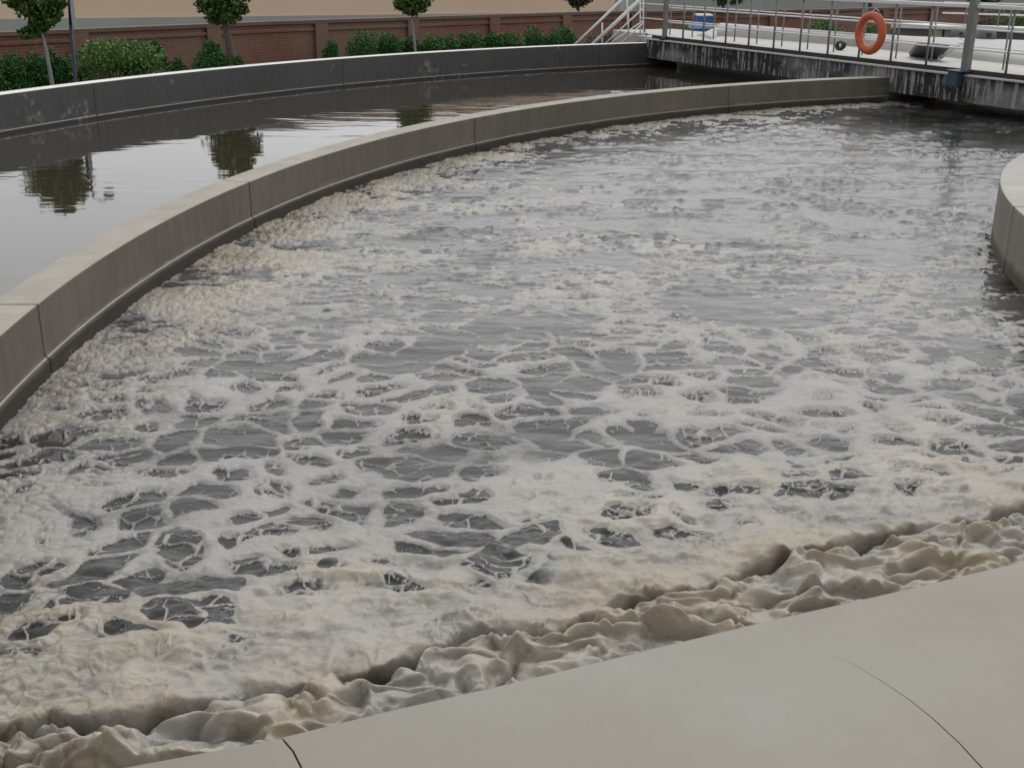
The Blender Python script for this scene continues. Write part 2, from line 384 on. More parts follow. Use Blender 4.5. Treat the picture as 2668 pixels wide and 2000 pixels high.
cov=np.clip(cov*1.07-.03+.12*fbm(X*.8,Y*.8,3,123)+.10*sst(.15,.4,cov)*sst(4.5,9,RR)+.13*sst(.3,.5,cov)*sst(9,5.5,RR),0,1)
# crinkled foam belt along the middle wall
belt=sst(1.5,.35,dw*(1+.5*sst(14,20,RR))+.45*fbm(X*1.1,Y*1.1,3,140))*(.7+.3*sst(6,8.5,RR))
belt=belt*(1-.0*far)
cov=np.maximum(cov,belt*.93)
foam=sst(-.06,.15,cov-field); foamH=sst(.02,.55,cov-field)      # coverage minus rank
foam=np.maximum(foam,sst(.92,1.0,cov))
# mat edge along the near walkway
CR=[(-700,2090),(-300,2010),(0,1930),(250,1890),(500,1850),(700,1800),(930,1755),(1150,1700),(1300,1665),(1500,1620),(1700,1560),(1900,1520),(2100,1460),(2300,1400),(2500,1370),(2668,1350),(3100,1250)]
cw=np.array([tuple(pz(x,y,ZW+.03))[:2] for x,y in CR]); 
YC=np.interp(X,cw[:,0],cw[:,1]); 
sl_=np.gradient(cw[:,1],cw[:,0]); ca=1/np.sqrt(1+np.interp(X,cw[:,0],sl_)**2)
s=(Y-YC)*ca + .11*fbm(X*2.6,Y*1.2,3,200)+.035*fbm(X*9,Y*5,2,210)
nearf=sst(7.5,4.5,RR)
opening=.20+.80*sst(-.05,.34,fbm(X*2.1+3,np.zeros_like(X)+.3,3,222)+.04)     # where the crevice gapes
mat=sst(-.01,.075,s)
# heights
rg=1-np.abs(fbm(X*1.3+.3*fbm(X*2,Y*2,2,305),Y*3.6,3,310))*2.6
rip=.010*fbm(X*2.6,Y*4.6,4,301)+.030*1.4*np.clip(rg,0,1)**3*sst(7,13,RR)*sst(-.35,.25,fbm(X*.7,Y*1.2,2,311))
e1,e2=vor(wx*1.5+.3*fbm(X*3,Y*3,2,600),wy*3.6+.5*fbm(X*3,Y*5,2,601),33)
crack=sst(.085,.01,(e2-e1))*sst(-.05,.2,fbm(X*.9,Y*1.6,3,610))*sst(8.5,12,RR)
def spot(x0,y0,rx,ry): return np.clip(1.5-np.hypot((PX-x0)/rx,(PY-y0)/ry)*1.2+.9*fbm(X*2.2,Y*3.5,4,620),0,1)
clear=np.maximum.reduce([crack,1.2*spot(2330,318,230,26),1.2*spot(2560,365,170,32),spot(2640,745,60,22),spot(560,745,90,10)*.7,spot(950,510,60,9)])
rip*=1-.75*np.maximum(spot(2330,318,230,26),spot(2560,360,170,34))
clear=np.clip(np.maximum(clear,.78*(1-sst(6,11,RR))+.0),0,1)
lump=(.5-np.clip(g1,0,.75))
k1,k2=vor((X+.05*fbm(X*9,Y*9,2,401))*9,(Y+.05*fbm(X*9,Y*9,2,402))*14,15)
H=rip*(1-.6*foam)+.03*fbm(X*.9,Y*1.7,3,333)*sst(11,6,RR)
p1,p2=vor((X+.06*fbm(X*5,Y*5,2,411))*6.5,(Y+.06*fbm(X*5,Y*5,2,412))*8.5,45)
puff=np.sqrt(np.clip(1-(p1/.75)**2,0,1))
lumpy=sst(-.25,.3,fbm(X*1.1,Y*1.5,3,415))
H+=foamH*(.008+.018*np.maximum(0,blob+.2)+.005*fbm(X*6,Y*8,4,330))+foamH*puff*(1-.75*belt)*(.010+.014*far)*(.25+.75*lumpy)*sst(5,8,RR)
H+=belt*foam*(.010*sst(0,.35,k2-k1)+.004*fbm(X*6,Y*9,3,351)+.016*fbm(X*2,Y*2,3,350))
# crumpled mass of the thick mat
thick=sst(1.7,.2,s)*sst(-.02,.1,s)
H+=thick*(.045+.055*fbm(X*1.7,Y*2.6,4,360)+.018*fbm(X*6,Y*9,3,370))
lipb=np.exp(-((s-.07)/.075)**2)
H+=lipb*(.0+.055*opening)*mat*(.6+1.2*np.abs(fbm(X*6,Y*3,2,233)))
trough=np.exp(-((s+.005)/.034)**2)
H-=trough*(.045+.12*opening)
strip=sst(.012,-.05,s)
rw=fbm(X*2.0+.7*fbm(X*2.4,Y*2.4,2,381),Y*3.8+.7*fbm(X*2.4,Y*2.4,2,382),3,380,.42)
ridg=1-np.abs(fbm(X*1.6+.7*fbm(X*3,Y*3,2,391),Y*3.2+.7*fbm(X*3,Y*3,2,392),3,390,.4))*3.0
bil=np.abs(fbm(X*1.9+.8*fbm(X*2,Y*2,2,381),Y*4.2+.8*fbm(X*2,Y*2,2,382),3,384,.4))
bil2=np.abs(fbm(X*5+.5*fbm(X*4,Y*4,2,386),Y*9+.5*fbm(X*4,Y*4,2,387),2,388,.4))
H+=strip*(.022+.040*rw+.24*bil+.085*bil2)
H+=thick*(.05*np.abs(fbm(X*3,Y*5,3,399,.45))-.01)
H+=(strip+thick)*.004*fbm(X*16,Y*20,3,395)
# overhanging lip: push the crest of the mat over the trough
push=mat*lipb*opening*.11
X2=X+.05*strip*fbm(X*4,Y*4,2,396); Y2=Y-push-.07*strip*bil*2
foam=np.where(s<.25,1,foam)
foam=np.maximum(foam,sst(.5,.2,s))
fattr=np.clip(foam*(.64+.22*far+.25*blob+.30*(H-.02)/.05),0,1)
fattr=np.where(s<.4,np.clip(.72+2.4*(H-.03)+.35*rw,0.30,1),fattr)
fattr*=sst(0,.35,foam)
warm=np.clip(.25+.9*fbm(X*.9,Y*1.2,4,500),0,.75)*sst(.3,.9,foam)*.8
warm+=thick*.45+lipb*.35*mat+belt*.5
warm=np.clip(warm+strip*(.35+.6*rw),0,1)
scum_shade=belt*np.clip(sst(.22,.03,k2-k1+.12*fbm(X*9,Y*12,3,511))*.85+.40*sst(.0,.35,fbm(X*3,Y*4,4,512)),0,1)*foam*sst(-.3,.15,fbm(X*.9,Y*.9,3,520)+.08)
scum_shade+=.9*trough*(.4+.6*opening)+.5*np.exp(-((s-.03)/.05)**2)*opening+strip*.55*sst(.045,.0,bil)*.6  # adds painted shade in the crevice, under the lip and in fold creases
# keep only what lies inside the middle wall
V=np.stack([X2,Y2,ZW+H],-1).reshape(-1,3)
keep=(mR+.18-np.hypot(X-mcx,Y-mcy)>0)
k4=keep[:-1,:-1]&keep[1:,:-1]&keep[:-1,1:]&keep[1:,1:]
idx=np.arange(NT*NR).reshape(NR,NT)
Q=np.stack([idx[:-1,:-1],idx[:-1,1:],idx[1:,1:],idx[1:,:-1]],-1)[k4]
used=np.unique(Q); rem=np.full(NT*NR,-1); rem[used]=np.arange(len(used)); Q=rem[Q]
me=bpy.data.meshes.new('water'); me.vertices.add(len(used)); me.vertices.foreach_set('co',V[used].ravel())
me.loops.add(Q.size); me.loops.foreach_set('vertex_index',Q.ravel().astype(np.int32))
me.polygons.add(len(Q)); me.polygons.foreach_set('loop_start',np.arange(0,Q.size,4,dtype=np.int32)); me.polygons.foreach_set('loop_total',np.full(len(Q),4,dtype=np.int32))
me.polygons.foreach_set('use_smooth',np.ones(len(Q),dtype=bool)); me.update(calc_edges=True); me.validate()
for nm,a in(('foam',fattr),('warm',warm),('clear',clear),('scum_shade',np.clip(scum_shade,0,1))):
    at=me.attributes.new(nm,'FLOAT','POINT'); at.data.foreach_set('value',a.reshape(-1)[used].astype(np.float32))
me.materials.append(M_foam)
fw_=bpy.data.objects.new('water',me); C.objects.link(fw_)
tag(fw_,'churning grey water under cream foam inside the curved middle wall',None,None,'structure')

# ------------------------------------------------------------ ground + calm water
def ringpts(cx,cy,r,a0,a1,n): return [(cx+r*math.cos(a0+(a1-a0)*i/n),cy+r*math.sin(a0+(a1-a0)*i/n)) for i in range(n+1)]
me=[(-900,-900,-.0),(900,-900,0),(900,900,0),(-900,900,0)]
tag(mesh('ground',me,[(0,1,2,3)],M_ground),'dark soil and grass of the garden beyond the tank',None,None,'structure')
n=96; v=[(ocx,ocy,ZW)]+[(x,y,ZW) for x,y in ringpts(ocx,ocy,oR+.1,0,2*math.pi,n)[:-1]]
# calm water: flat ring between middle wall and outer wall
inner=[(mcx+(mR+.12)*math.cos(2*math.pi*i/240),mcy+(mR+.12)*math.sin(2*math.pi*i/240),ZW) for i in range(240)]
def hit_outer(i):
    a=2*math.pi*i/240; dx,dy=math.cos(a),math.sin(a); ox,oy=mcx-ocx,mcy-ocy
    B=ox*dx+oy*dy; Cc=ox*ox+oy*oy-(oR+.1)**2; q=-B+math.sqrt(max(0,B*B-Cc)); q=max(q,mR+.12+.01); return (mcx+dx*q,mcy+dy*q,ZW)
outer=[hit_outer(i) for i in range(240)]
sel=range(40,150)
vs=[];fs=[]
for k,i in enumerate(sel):
    vs+=[inner[i],outer[i]]
    if k: fs.append((2*k-2,2*k,2*k+1,2*k-1))
wcalm=mesh('water',vs,fs,M_calm); tag(wcalm,'still dark water of the outer channel reflecting the pale sky',None,None,'structure')

# ------------------------------------------------------------ curved walls
def curved_wall(cx,cy,r0,r1,z0,z1,angs,name,m,parent,bev=.012,ledge=None):
    """angs = list of (a0,a1) panels; real gaps between the panels are the joints"""
    for a0,a1 in angs:
        n=max(3,int(abs(a1-a0)/R(.9))); vs=[];fs=[]
        prof=[(r0,z0),(r0,z1),(r1,z1),(r1,z0)]
        if ledge: prof=[(r0-ledge[0],z0),(r0-ledge[0],ledge[1]),(r0,ledge[1]+.02),(r0,z1),(r1,z1),(r1,z0)]
        k=len(prof)
        for i in range(n+1):
            a=a0+(a1-a0)*i/n
            for r_,z_ in prof: vs.append((cx+r_*math.cos(a),cy+r_*math.sin(a),z_))
        for i in range(n):
            for j in range(k):
                j2=(j+1)%k; fs.append((i*k+j,i*k+j2,(i+1)*k+j2,(i+1)*k+j))
        fs.append(tuple(range(k))); fs.append(tuple(n*k+j for j in range(k))[::-1])
        mb=MB(); mb.add(vs,fs); mb.build(name,m,parent,False,bev)
def ang(cx,cy,p): return math.atan2(p.y-cy,p.x-cx)
mw=empty('tank_wall',(mcx-mR,mcy,0),'curved grey brown concrete wall dividing the foaming basin from the still channel','wall')
# joints seen in the photo
jm=[pz(90,792,ZM),pz(657.6,474,ZM),pz(1235,307,ZM),pz(1885,222,ZM)]
aa=sorted([ang(mcx,mcy,p) for p in jm],reverse=True)
gap=.006/mR*1.0
brk=[R(235)]+[a%(2*math.pi) for a in aa]+[R(60)]
brk=sorted(brk,reverse=True)
pan=[(brk[i]-gap,brk[i+1]+gap) for i in range(len(brk)-1)]
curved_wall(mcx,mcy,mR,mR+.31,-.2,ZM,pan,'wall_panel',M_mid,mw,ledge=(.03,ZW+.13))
ow=empty('tank_wall',(ocx-oR,ocy,0),'dark grey outer concrete wall with a bright white top in front of the hedge','wall')
jo=[pz(240,216,ZO),pz(903,153.7,ZO),pz(1560,116,ZO)]
brk=sorted([R(215)]+[ang(ocx,ocy,p)%(2*math.pi) for p in jo]+[ang(ocx,ocy,pz(1770,110,ZO))%(2*math.pi)],reverse=True)
pan=[(brk[i]-.00006,brk[i+1]+.00006) for i in range(len(brk)-1)]
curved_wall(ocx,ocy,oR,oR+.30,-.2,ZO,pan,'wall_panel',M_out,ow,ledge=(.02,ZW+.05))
# pale dried scum flakes on the edge of the middle wall
# ------------------------------------------------------------ island: rounded end of the dividing wall
ZI=EYE-2.0
ipt=[pz(x,y,ZI) for x,y in [(2668,393),(2616,420),(2602,460),(2609,510),(2618,536),(2668,570)]]
icx,icy,iR=circ(ipt); icx+=.045
print('island',icx,icy,iR,'mid',mcx,mcy,mR,'out',ocx,ocy,oR)
isl=empty('dividing_island',(icx,icy,0),'rounded concrete island end rising from the foam beside the bridge','island')
ja=ang(icx,icy,pz(2618,536,ZI))
def wedge(a0,a1,g=.0015):
    n=max(6,int(abs(a1-a0)/R(1.5))); vs=[];k=n+2
    for z_ in(0,ZI):
        vs.append((icx+.02*math.cos((a0+a1)/2),icy+.02*math.sin((a0+a1)/2),z_))
        for i in range(n+1):
            a=a0+g+(a1-a0-2*g)*i/n; vs.append((icx+iR*math.cos(a),icy+iR*math.sin(a),z_))
    fs=[tuple(range(k))[::-1],tuple(range(k,2*k))]+[(i,(i+1)%k,(i+1)%k+k,i+k) for i in range(k)]
    MB().add(vs,fs).build('wall_panel',M_isl,isl,False,.015)
ja%=2*math.pi
wedge(ja,ja+R(100)); wedge(ja-R(130),ja); wedge(ja-R(130)-R(130),ja-R(130))
# ------------------------------------------------------------ near walkway
edge_px=[(-900,2270),(-300,2130),(300,2000),(735,1920),(1000,1855),(1300,1787),(1650,1702),(2000,1617),(2340,1540),(2668,1462),(3100,1355),(3700,1200)]
ep=[pz(x,y,ZS) for x,y in edge_px]
wk=empty('walkway',(0,0,0),'smooth beige concrete walkway curving along the near side of the foam basin','walkway')
BY=-2.5
j1=[(735,1920),(765,1955),(785,1995),(800,2060)]
J1=[pz(x,y,ZS) for x,y in j1]; J1.append(Vector((J1[-1].x+.1,BY,ZS)))
def panel(outline):
    k=len(outline); vs=[(p.x,p.y,z_) for z_ in(ZS-1.7,ZS) for p in outline]
    fs=[tuple(range(k)),tuple(range(2*k-1,k-1,-1))]+[(i,i+k,(i+1)%k+k,(i+1)%k) for i in range(k)]
    return MB().add(vs,fs).build('slab_panel',M_slab,wk,False,.007)
g=Vector((.0014,0,0))
left=[p for p in ep if p.x<J1[0].x-.01]
panel(left+[p-g for p in J1]+[Vector((left[0].x,BY,ZS))])
right=[p for p in ep if p.x>J1[0].x+.01]
j2=[(2150,1700),(2225,1730),(2300,1775),(2370,1822),(2430,1870),(2500,1935),(2560,2000),(2640,2100)]
J2=[pz(x,y,ZS) for x,y in j2]; J2.append(Vector((J2[-1].x+.12,BY,ZS)))
ws=[0,.0006,.001,.0013,.0016,.0018,.002,.002,.002]
notch=[p-Vector((a,0,0)) for p,a in zip(J2,ws)]; notch2=[p+Vector((a,0,0)) for p,a in zip(J2,ws)]
out=[p+g for p in J1[:1]]+right+[Vector((right[-1].x,BY,ZS))]+notch2[::-1]+notch[1:]+[p+g for p in J1[::-1][:-1]]
panel(out)

# ------------------------------------------------------------ bridge
A=pz(1695,101,ZL); B=pz(2668,212,ZL); u=(B-A); u.z=0; u.normalize(); vv=Vector((-u.y,u.x,0))
if vv.y<0: vv=-vv
BL=(B-A).length+7
def bp(s_,v_,z_): p=A+u*s_+vv*v_; return Vector((p.x,p.y,z_))
BW=1.1
ab=math.atan2(u.y,u.x)
br=empty('footbridge',(A.x,A.y,0),'concrete footbridge with black beam streaked in white crossing the tank','bridge',rz=ab)
MB().box(bp(BL/2-.1,BW/2,(ZL-.03+ZL-.50)/2),(BL+.2,BW,.47),u).build('beam',M_beam,br,False,.01)
MB().box(bp(BL/2,-.01,ZL-.0125),(BL,.10,.035),u).build('edge_strip',M_lip,br,False,.005)
MB().box(bp(BL/2,.075,ZL+.045),(BL,.07,.088),u).build('kerb',M_kerb,br,False,.004)
MB().box(bp(BL/2,BW/2+.06,ZL+.02),(BL,BW-.02,.04),u).build('deck',M_deck,br,False,.004)
MB().box(bp(-.45,.78,(ZL+.03+ZO)/2+.002),(.86,1.3,ZL+.03-ZO),u).build('landing',M_cover,br,False,.02)
KZ=ZL+.088; RH=1.08
def s_of(x,y,v_,z_):            # distance along the bridge seen at photo column x on line v_
    best=None
    lo,hi=-4,BL+4
    for _ in range(50):
        m_=(lo+hi)/2; p=bp(m_,v_,z_); q=p-Vector((0,0,EYE)); fw1=q.y*cp-q.z*sp_; 
        xx=1334+FPX*(c_*q.x/fw1+sr_*(q.y*sp_+q.z*cp)/fw1)
        if xx<x: lo=m_
        else: hi=m_
    return (lo+hi)/2
def railing(name,label,cols,v_,zb,hts,rt,rp,s0,s1,topw):
    r=empty(name,bp(0,v_,0),label,'railing','guard railings of the footbridge',ab)
    for x in cols:
        s_=s_of(x,0,v_,zb) if x>5 else x
        o=MB().tube([bp(s_,v_,zb),bp(s_,v_,zb+hts[0])],rp,8).build('post',M_post,r,True)
    for i,h in enumerate(hts):
        q=MB()
        if i==0 and topw: q.box(bp((s0+s1)/2,v_,zb+h+.03),(s1-s0,topw,.07),u); q.build('handrail',M_rail,r,False,.012)
        else: q.tube([bp(s0,v_,zb+h),bp(s1,v_,zb+h)],rt,8); q.build('rail' if i else 'handrail',M_rail,r,True)
    return r
ex=s_of(2620,0,.075,KZ)
nearcols=[1779,1832,1890,1950,2014.8,2083,2155.6,2236.6,2320,2412,2620]
nr=railing('railing','grey guard railing along the near edge of the footbridge, carrying the orange ring',nearcols,.075,KZ,(RH,RH*.66,RH*.33),.017,.024,s_of(1730,0,.075,KZ),BL,.10)
for k in range(1,5):
    MB().tube([bp(ex+1.02*k,.075,KZ),bp(ex+1.02*k,.075,KZ+RH)],.024,8).build('post',M_post,nr,True)
fv=BW+.02
fr=railing('railing','thinner guard railing along the far edge of the footbridge, behind the deck',[1680,1745,1803,1858,1913,1971,2036,2103,2171,2245,2333,2425,2515,2612],fv,ZL+.02,(RH+.05,RH*.72,RH*.36),.015,.018,s_of(1668,0,fv,KZ),BL,0)
# tall light poles on the near edge
def light_pole(x,wd,label,hgt):
    s_=s_of(x,0,.03,ZL); r=empty('light_pole',bp(s_,.03,ZL),label,'pole','light poles on the footbridge',ab)
    MB().box(bp(s_,.03,ZL+.03),(wd+.10,wd+.10,.05),u).build('base_plate',M_kerb,r)
    MB().box(bp(s_,.03,ZL+.055+hgt/2),(wd,wd,hgt),u).build('pole',M_pole,r,False,.01)
    top=ZL+.055+hgt
    MB().tube([bp(s_,.03,top-.1),bp(s_,-.1,top+.15),bp(s_,-.9,top+.3)],.03).build('arm',M_pole,r,True)
    MB().box(bp(s_,-1.15,top+.30),(.22,.55,.09),u).build('lamp_head',M_lampw,r,False,.03)
light_pole(1731,.105,'slim grey light pole at the far left end of the footbridge',5)
light_pole(2514,.135,'thick grey light pole above the blue box on the footbridge',5)
s_=s_of(2495,0,-.08,ZL)
jb=empty('junction_box',bp(s_,-.09,ZL-.15),'small dark blue box on the beam at the foot of the thick pole','box',None,ab)
MB().box(bp(s_,-.13,ZL-.085),(.24,.16,.27),u).build('box_body',M_blue,jb,False,.012)
MB().box(bp(s_+.02,-.10,ZL+.06),(.36,.26,.025),u).build('lid',M_blue,jb,False,.006)
# lifebuoy on the near railing
s_=s_of(2276,0,.02,KZ+.55)
lb=empty('lifebuoy',bp(s_,-.02,KZ),'orange ring lifebuoy hanging on the near railing of the footbridge','lifebuoy',None,ab)
def zat(x,y,v_):
    ss=s_of(x,0,v_,KZ+.5); p=bp(ss,v_,0); r_=ray(x,y); tt=p.y/r_.y; return EYE+r_.z*tt
zc=zat(2276,87,-.02)
vs=[];fs=[];n1,n2=48,18; RM,rm=.335,.088
for i in range(n1):
    a=2*math.pi*i/n1
    for j in range(n2):
        b_=2*math.pi*j/n2; rad=RM+rm*math.cos(b_); dv=rm*.8*math.sin(b_)
        vs.append(bp(s_+rad*math.cos(a),-.055+dv,zc+rad*math.sin(a)))
        fs.append((i*n2+j,((i+1)%n1)*n2+j,((i+1)%n1)*n2+(j+1)%n2,i*n2+(j+1)%n2))
MB().add(vs,fs).build('ring',M_buoy,lb,True)
MB().tube([bp(s_-.02,-.05,zc+RM+rm-.01),bp(s_,.02,zc+RM+rm+.05),bp(s_+.02,.09,zc+RM+rm-.01)],.008,6).build('hanging_rope',M_white,lb,True)

# ------------------------------------------------------------ stairs at the left end of the bridge
st=empty('stairs',(3.2,31.5,0),'steel stairs with white handrails climbing to the left end of the footbridge','stairs')
DN,DF=A.y+.75,A.y+1.75
def sline(p,q,D,r_,name,m=M_rail,ext=1.35):
    a=pd(*p,D); b_=pd(*q,D); a=b_+(a-b_)*ext
    MB().tube([a,b_],r_,8).build(name,m,st,True)
sline((1500,115),(1622,-2),DF,.035,'handrail',M_white)
sline((1545,115),(1690,-22),DN,.048,'handrail',M_white)
sline((1576,115),(1676,22),DN,.020,'rail',M_white)
sline((1588,115),(1678,53),DF,.018,'rail',M_rail)
sline((1620,112),(1676,60),DN,.020,'rail',M_white)
for x,y0,y1,D in((1569,60,150,DN),(1637,18,100,DN),(1676,-30,92,DN),(1668,-32,90,DF),(1634,-12,60,DF)):
    MB().tube([pd(x,y1,D),pd(x,y0,D)],.020,8).build('post',M_rail,st,True)
a=pd(1690,96,DN); b_=pd(1530,240,DN); 
MB().bar(a,b_,.04,.18).build('stringer',M_pole,st); a2=pd(1690,92,DF); b2_=pd(1530,232,DF); MB().bar(a2,b2_,.04,.18).build('stringer',M_pole,st)
for i in range(7):
    f=(i+.5)/7; p=a.lerp(b_,f); q=a2.lerp(b2_,f)
    MB().box((p+q)/2,(.26,(q-p).length,.03),(1,0,0)).build('tread',M_pole,st)

# ------------------------------------------------------------ pale covered basin behind the bridge
cb_=empty('basin_cover',(bp(8,4,0).x,bp(8,4,0).y,0),'long pale vaulted cover with a flat kerb lying behind the footbridge','cover',None,ab)
C0=s_of(1775,0,2.0,ZL); C1=BL+6
MB().box(bp((C0-2.5+C1)/2,BW+.09+1.1,ZL/2-.01),(C1-C0+2.5,2.2-.06,ZL),u).build('kerb_slab',M_deck,cb_,False,.02)
nb=[(1812,98),(1900,100),(2050,112),(2240,127),(2440,152),(2668,178),(2900,205),(3300,260)]
cr=[(1835,92),(1880,60),(2050,73),(2230,86),(2400,97),(2668,110),(2900,124),(3300,150)]
NBp=[pz(x,y,ZL-.06) for x,y in nb]; CRp=[pz(x,y,ZL+(.05 if k==0 else .30)) for k,(x,y) in enumerate(cr)]
def along(P,t_):
    k=min(int(t_),len(P)-2); f=t_-k; return P[k].lerp(P[k+1],f)
vs=[];fs=[];NS=84;NA=16
for i in range(NS+1):
    t_=7*i/NS; p0=along(NBp,t_); p1=along(CRp,min(7,t_*1.0 if t_>1 else math.sin(t_*math.pi/2))); dv=Vector((p1.x-p0.x,p1.y-p0.y,0)); hz=p1.z-p0.z
    for j in range(NA+1):
        a=math.pi*j/NA; q=p0+dv*(1-math.cos(a)); q.z=p0.z+hz*math.sin(a)**.6; vs.append(q)
        if i and j:
            k=i*(NA+1)+j; fs.append((k-NA-2,k-NA-1,k,k-1))
fs.append(tuple(range(NA+1)))
MB().add(vs,fs).build('vault',M_cover,cb_,True)
for t_ in(1.6,2.5,3.5,4.4,5.3):
    q=MB(); p0=along(NBp,t_); p1=along(CRp,t_); dv=Vector((p1.x-p0.x,p1.y-p0.y,0)); hz=p1.z-p0.z
    q.tube([p0+dv*(1-math.cos(math.pi*j/16))+Vector((0,0,hz*math.sin(math.pi*j/16)**.6+.004)) for j in range(1,16)],.013,6); q.build('seam_rib',M_cover,cb_,True)
# dark hatch and diagonal pipe on it
h0=[pz(2370,146,ZL+.0),pz(2441,152,ZL+.0)]
hp=[(2371,147,ZL-.01),(2443,154,ZL-.01),(2476,125,ZL+.30),(2391,119,ZL+.30)]
hv=[pz(*p) for p in hp]; hv2=[p+Vector((0,0,.06))-vv*.05 for p in hv]
k=4; MB().add(hv+hv2,[(0,1,2,3),(7,6,5,4)]+[(i,i+4,(i+1)%4+4,(i+1)%4) for i in range(4)]).build('hatch',M_hatch,cb_)
dpip=empty('pipe',pz(2446,154,ZL),'pale diagonal pipe leaning beside the slate coloured hatch','pipe')
MB().tube([pz(2446,153,ZL+.03),pz(2500,116,ZL+.33),pz(2530,108,ZL+.36)],.045,10).build('pipe_run',M_lip,dpip,True)
# black drum half sunk in the cover edge
p0=pz(2190,121,ZL+.08)
bd=empty('rubber_tyre',p0,'small black tyre lying on the pale surface behind the railing','tyre',None,ab)
vs=[];fs=[]
for i in range(28):
    a=2*math.pi*i/28
    for j in range(10):
        b_=2*math.pi*j/10; rad=.10+.045*math.cos(b_); q=p0+u*(rad*math.cos(a)*1.15)+vv*(.06*math.sin(b_)+.2*rad*math.sin(a))+Vector((0,0,rad*math.sin(a)*.8+.02)); vs.append(q)
        fs.append((i*10+j,((i+1)%28)*10+j,((i+1)%28)*10+(j+1)%10,i*10+(j+1)%10))
MB().add(vs,fs).build('tyre',M_black,bd,True)
MB().box(p0+Vector((0,0,.03)),(.09,.05,.09),u).build('hub',M_white,bd,False,.02)

# ------------------------------------------------------------ blue equipment box
D=36; a=pd(1818,63,D); b_=pd(1857,38,D)
bx=empty('equipment_box',(a.x,D,0),'bright blue box with pale blue trim behind the footbridge','box')
wdt=b_.x-a.x; cx_=(a.x+b_.x)/2
MB().box((cx_,D+.3,(a.z+b_.z)/2-.02),(wdt,.6,b_.z-a.z-.06)).build('box_body',M_bluec,bx,False,.01)
MB().box((cx_,D+.3,b_.z-.03),(wdt+.03,.64,.05)).build('lid',M_white,bx,False,.01)
MB().box((cx_-.1,D+.3,a.z-.08),(wdt+.2,.64,.12)).build('shelf',M_blueL,bx,False,.01)
MB().box((cx_-.1,D+.3,(a.z-.14)/2),(wdt+.1,.55,a.z-.14)).build('pedestal',M_bluec,bx,False,.01)
# cream cabinets
def cab(x0,x1,y0,y1,D,label):
    a=pd(x0,y1,D); b_=pd(x1,y0,D); w_=b_.x-a.x; r=empty('control_cabinet',((a.x+b_.x)/2,D,0),label,'cabinet','cream control cabinets behind the bridge')
    MB().box(((a.x+b_.x)/2,D+.2,b_.z/2),(w_,.4,b_.z)).build('cabinet_body',M_cream,r,False,.01)
    MB().box(((a.x+b_.x)/2,D-.012,(a.z+b_.z)/2),(w_*.86,.02,(b_.z-a.z)*.86)).build('door',M_cream,r,False,.005)
    MB().box(((a.x+b_.x)/2,D+.2,b_.z+.015),(w_+.06,.5,.03)).build('roof',M_lip,r)
cab(2433,2457,76,98,32.5,'narrow cream cabinet, left one of the cream pair behind the bridge')
cab(2460,2505,74,98,32.5,'wide cream cabinet beside the thick pole, right one of the pair')
# aerator drive motors
def motor(x,y,D,rad,label):
    p=pd(x,y,D); r=empty('drive_motor',(p.x,D,0),label,'motor','drive motors of the far aerators')
    MB().box((p.x,D,p.z-rad*1.35),(rad*3.4,rad*2.4,rad*.6)).build('base_frame',M_black,r,False,.02)
    MB().box((p.x,D,(p.z-rad*1.65)/2),(rad*1.2,rad*1.2,p.z-rad*1.65)).build('pedestal',M_pole,r)
    MB().tube([(p.x-rad*1.1,D,p.z),(p.x-rad*.95,D,p.z),(p.x+rad*1.0,D,p.z),(p.x+rad*1.2,D,p.z)],[rad*.75,rad,rad,rad*.8],20).build('motor_body',M_motor,r,True)
    MB().box((p.x+rad*.1,D-rad*.9,p.z+rad*.2),(rad*.6,rad*.4,rad*.6)).build('terminal_box',M_glass,r,False,.01)
motor(2497,90,30,.14,'dark rounded motor on a black base just left of the thick pole')
motor(2567,94,28,.17,'grey motor with square terminal box just right of the thick pole')
# farther footbridge on the right
b0=pd(2336,66,33.5); b1=pd(2760,80,31.0); du=(b1-b0); 
fb=empty('footbridge',(b0.x,b0.y,0),'distant pale narrow footbridge running right behind the motors','bridge')
MB().bar(b0,b1+du*.4,.9,.10).build('deck',M_white,fb)
MB().bar(b0+Vector((0,.1,-.19)),b1+du*.4+Vector((0,.1,-.19)),.3,.26).build('beam',M_pole,fb)
for hh in(.35,.62): MB().tube([b0+Vector((1.1,-.4,hh)),b1+du*.4+Vector((0,-.4,hh))],.022,8).build('rail',M_rail,fb,True)
for k in range(7):
    p=b0+(b1-b0)*(k/5)+Vector((0,-.4,0)); MB().tube([p,p+Vector((0,0,.62 if k>1 else .1))],.022,8).build('post',M_post,fb,True)
for k in range(4):
    p=b0+(b1-b0)*(k/2.5+.02); MB().box((p.x,p.y,p.z/2-.15),(.2,.3,p.z-.3)).build('pier',M_greyb,fb)

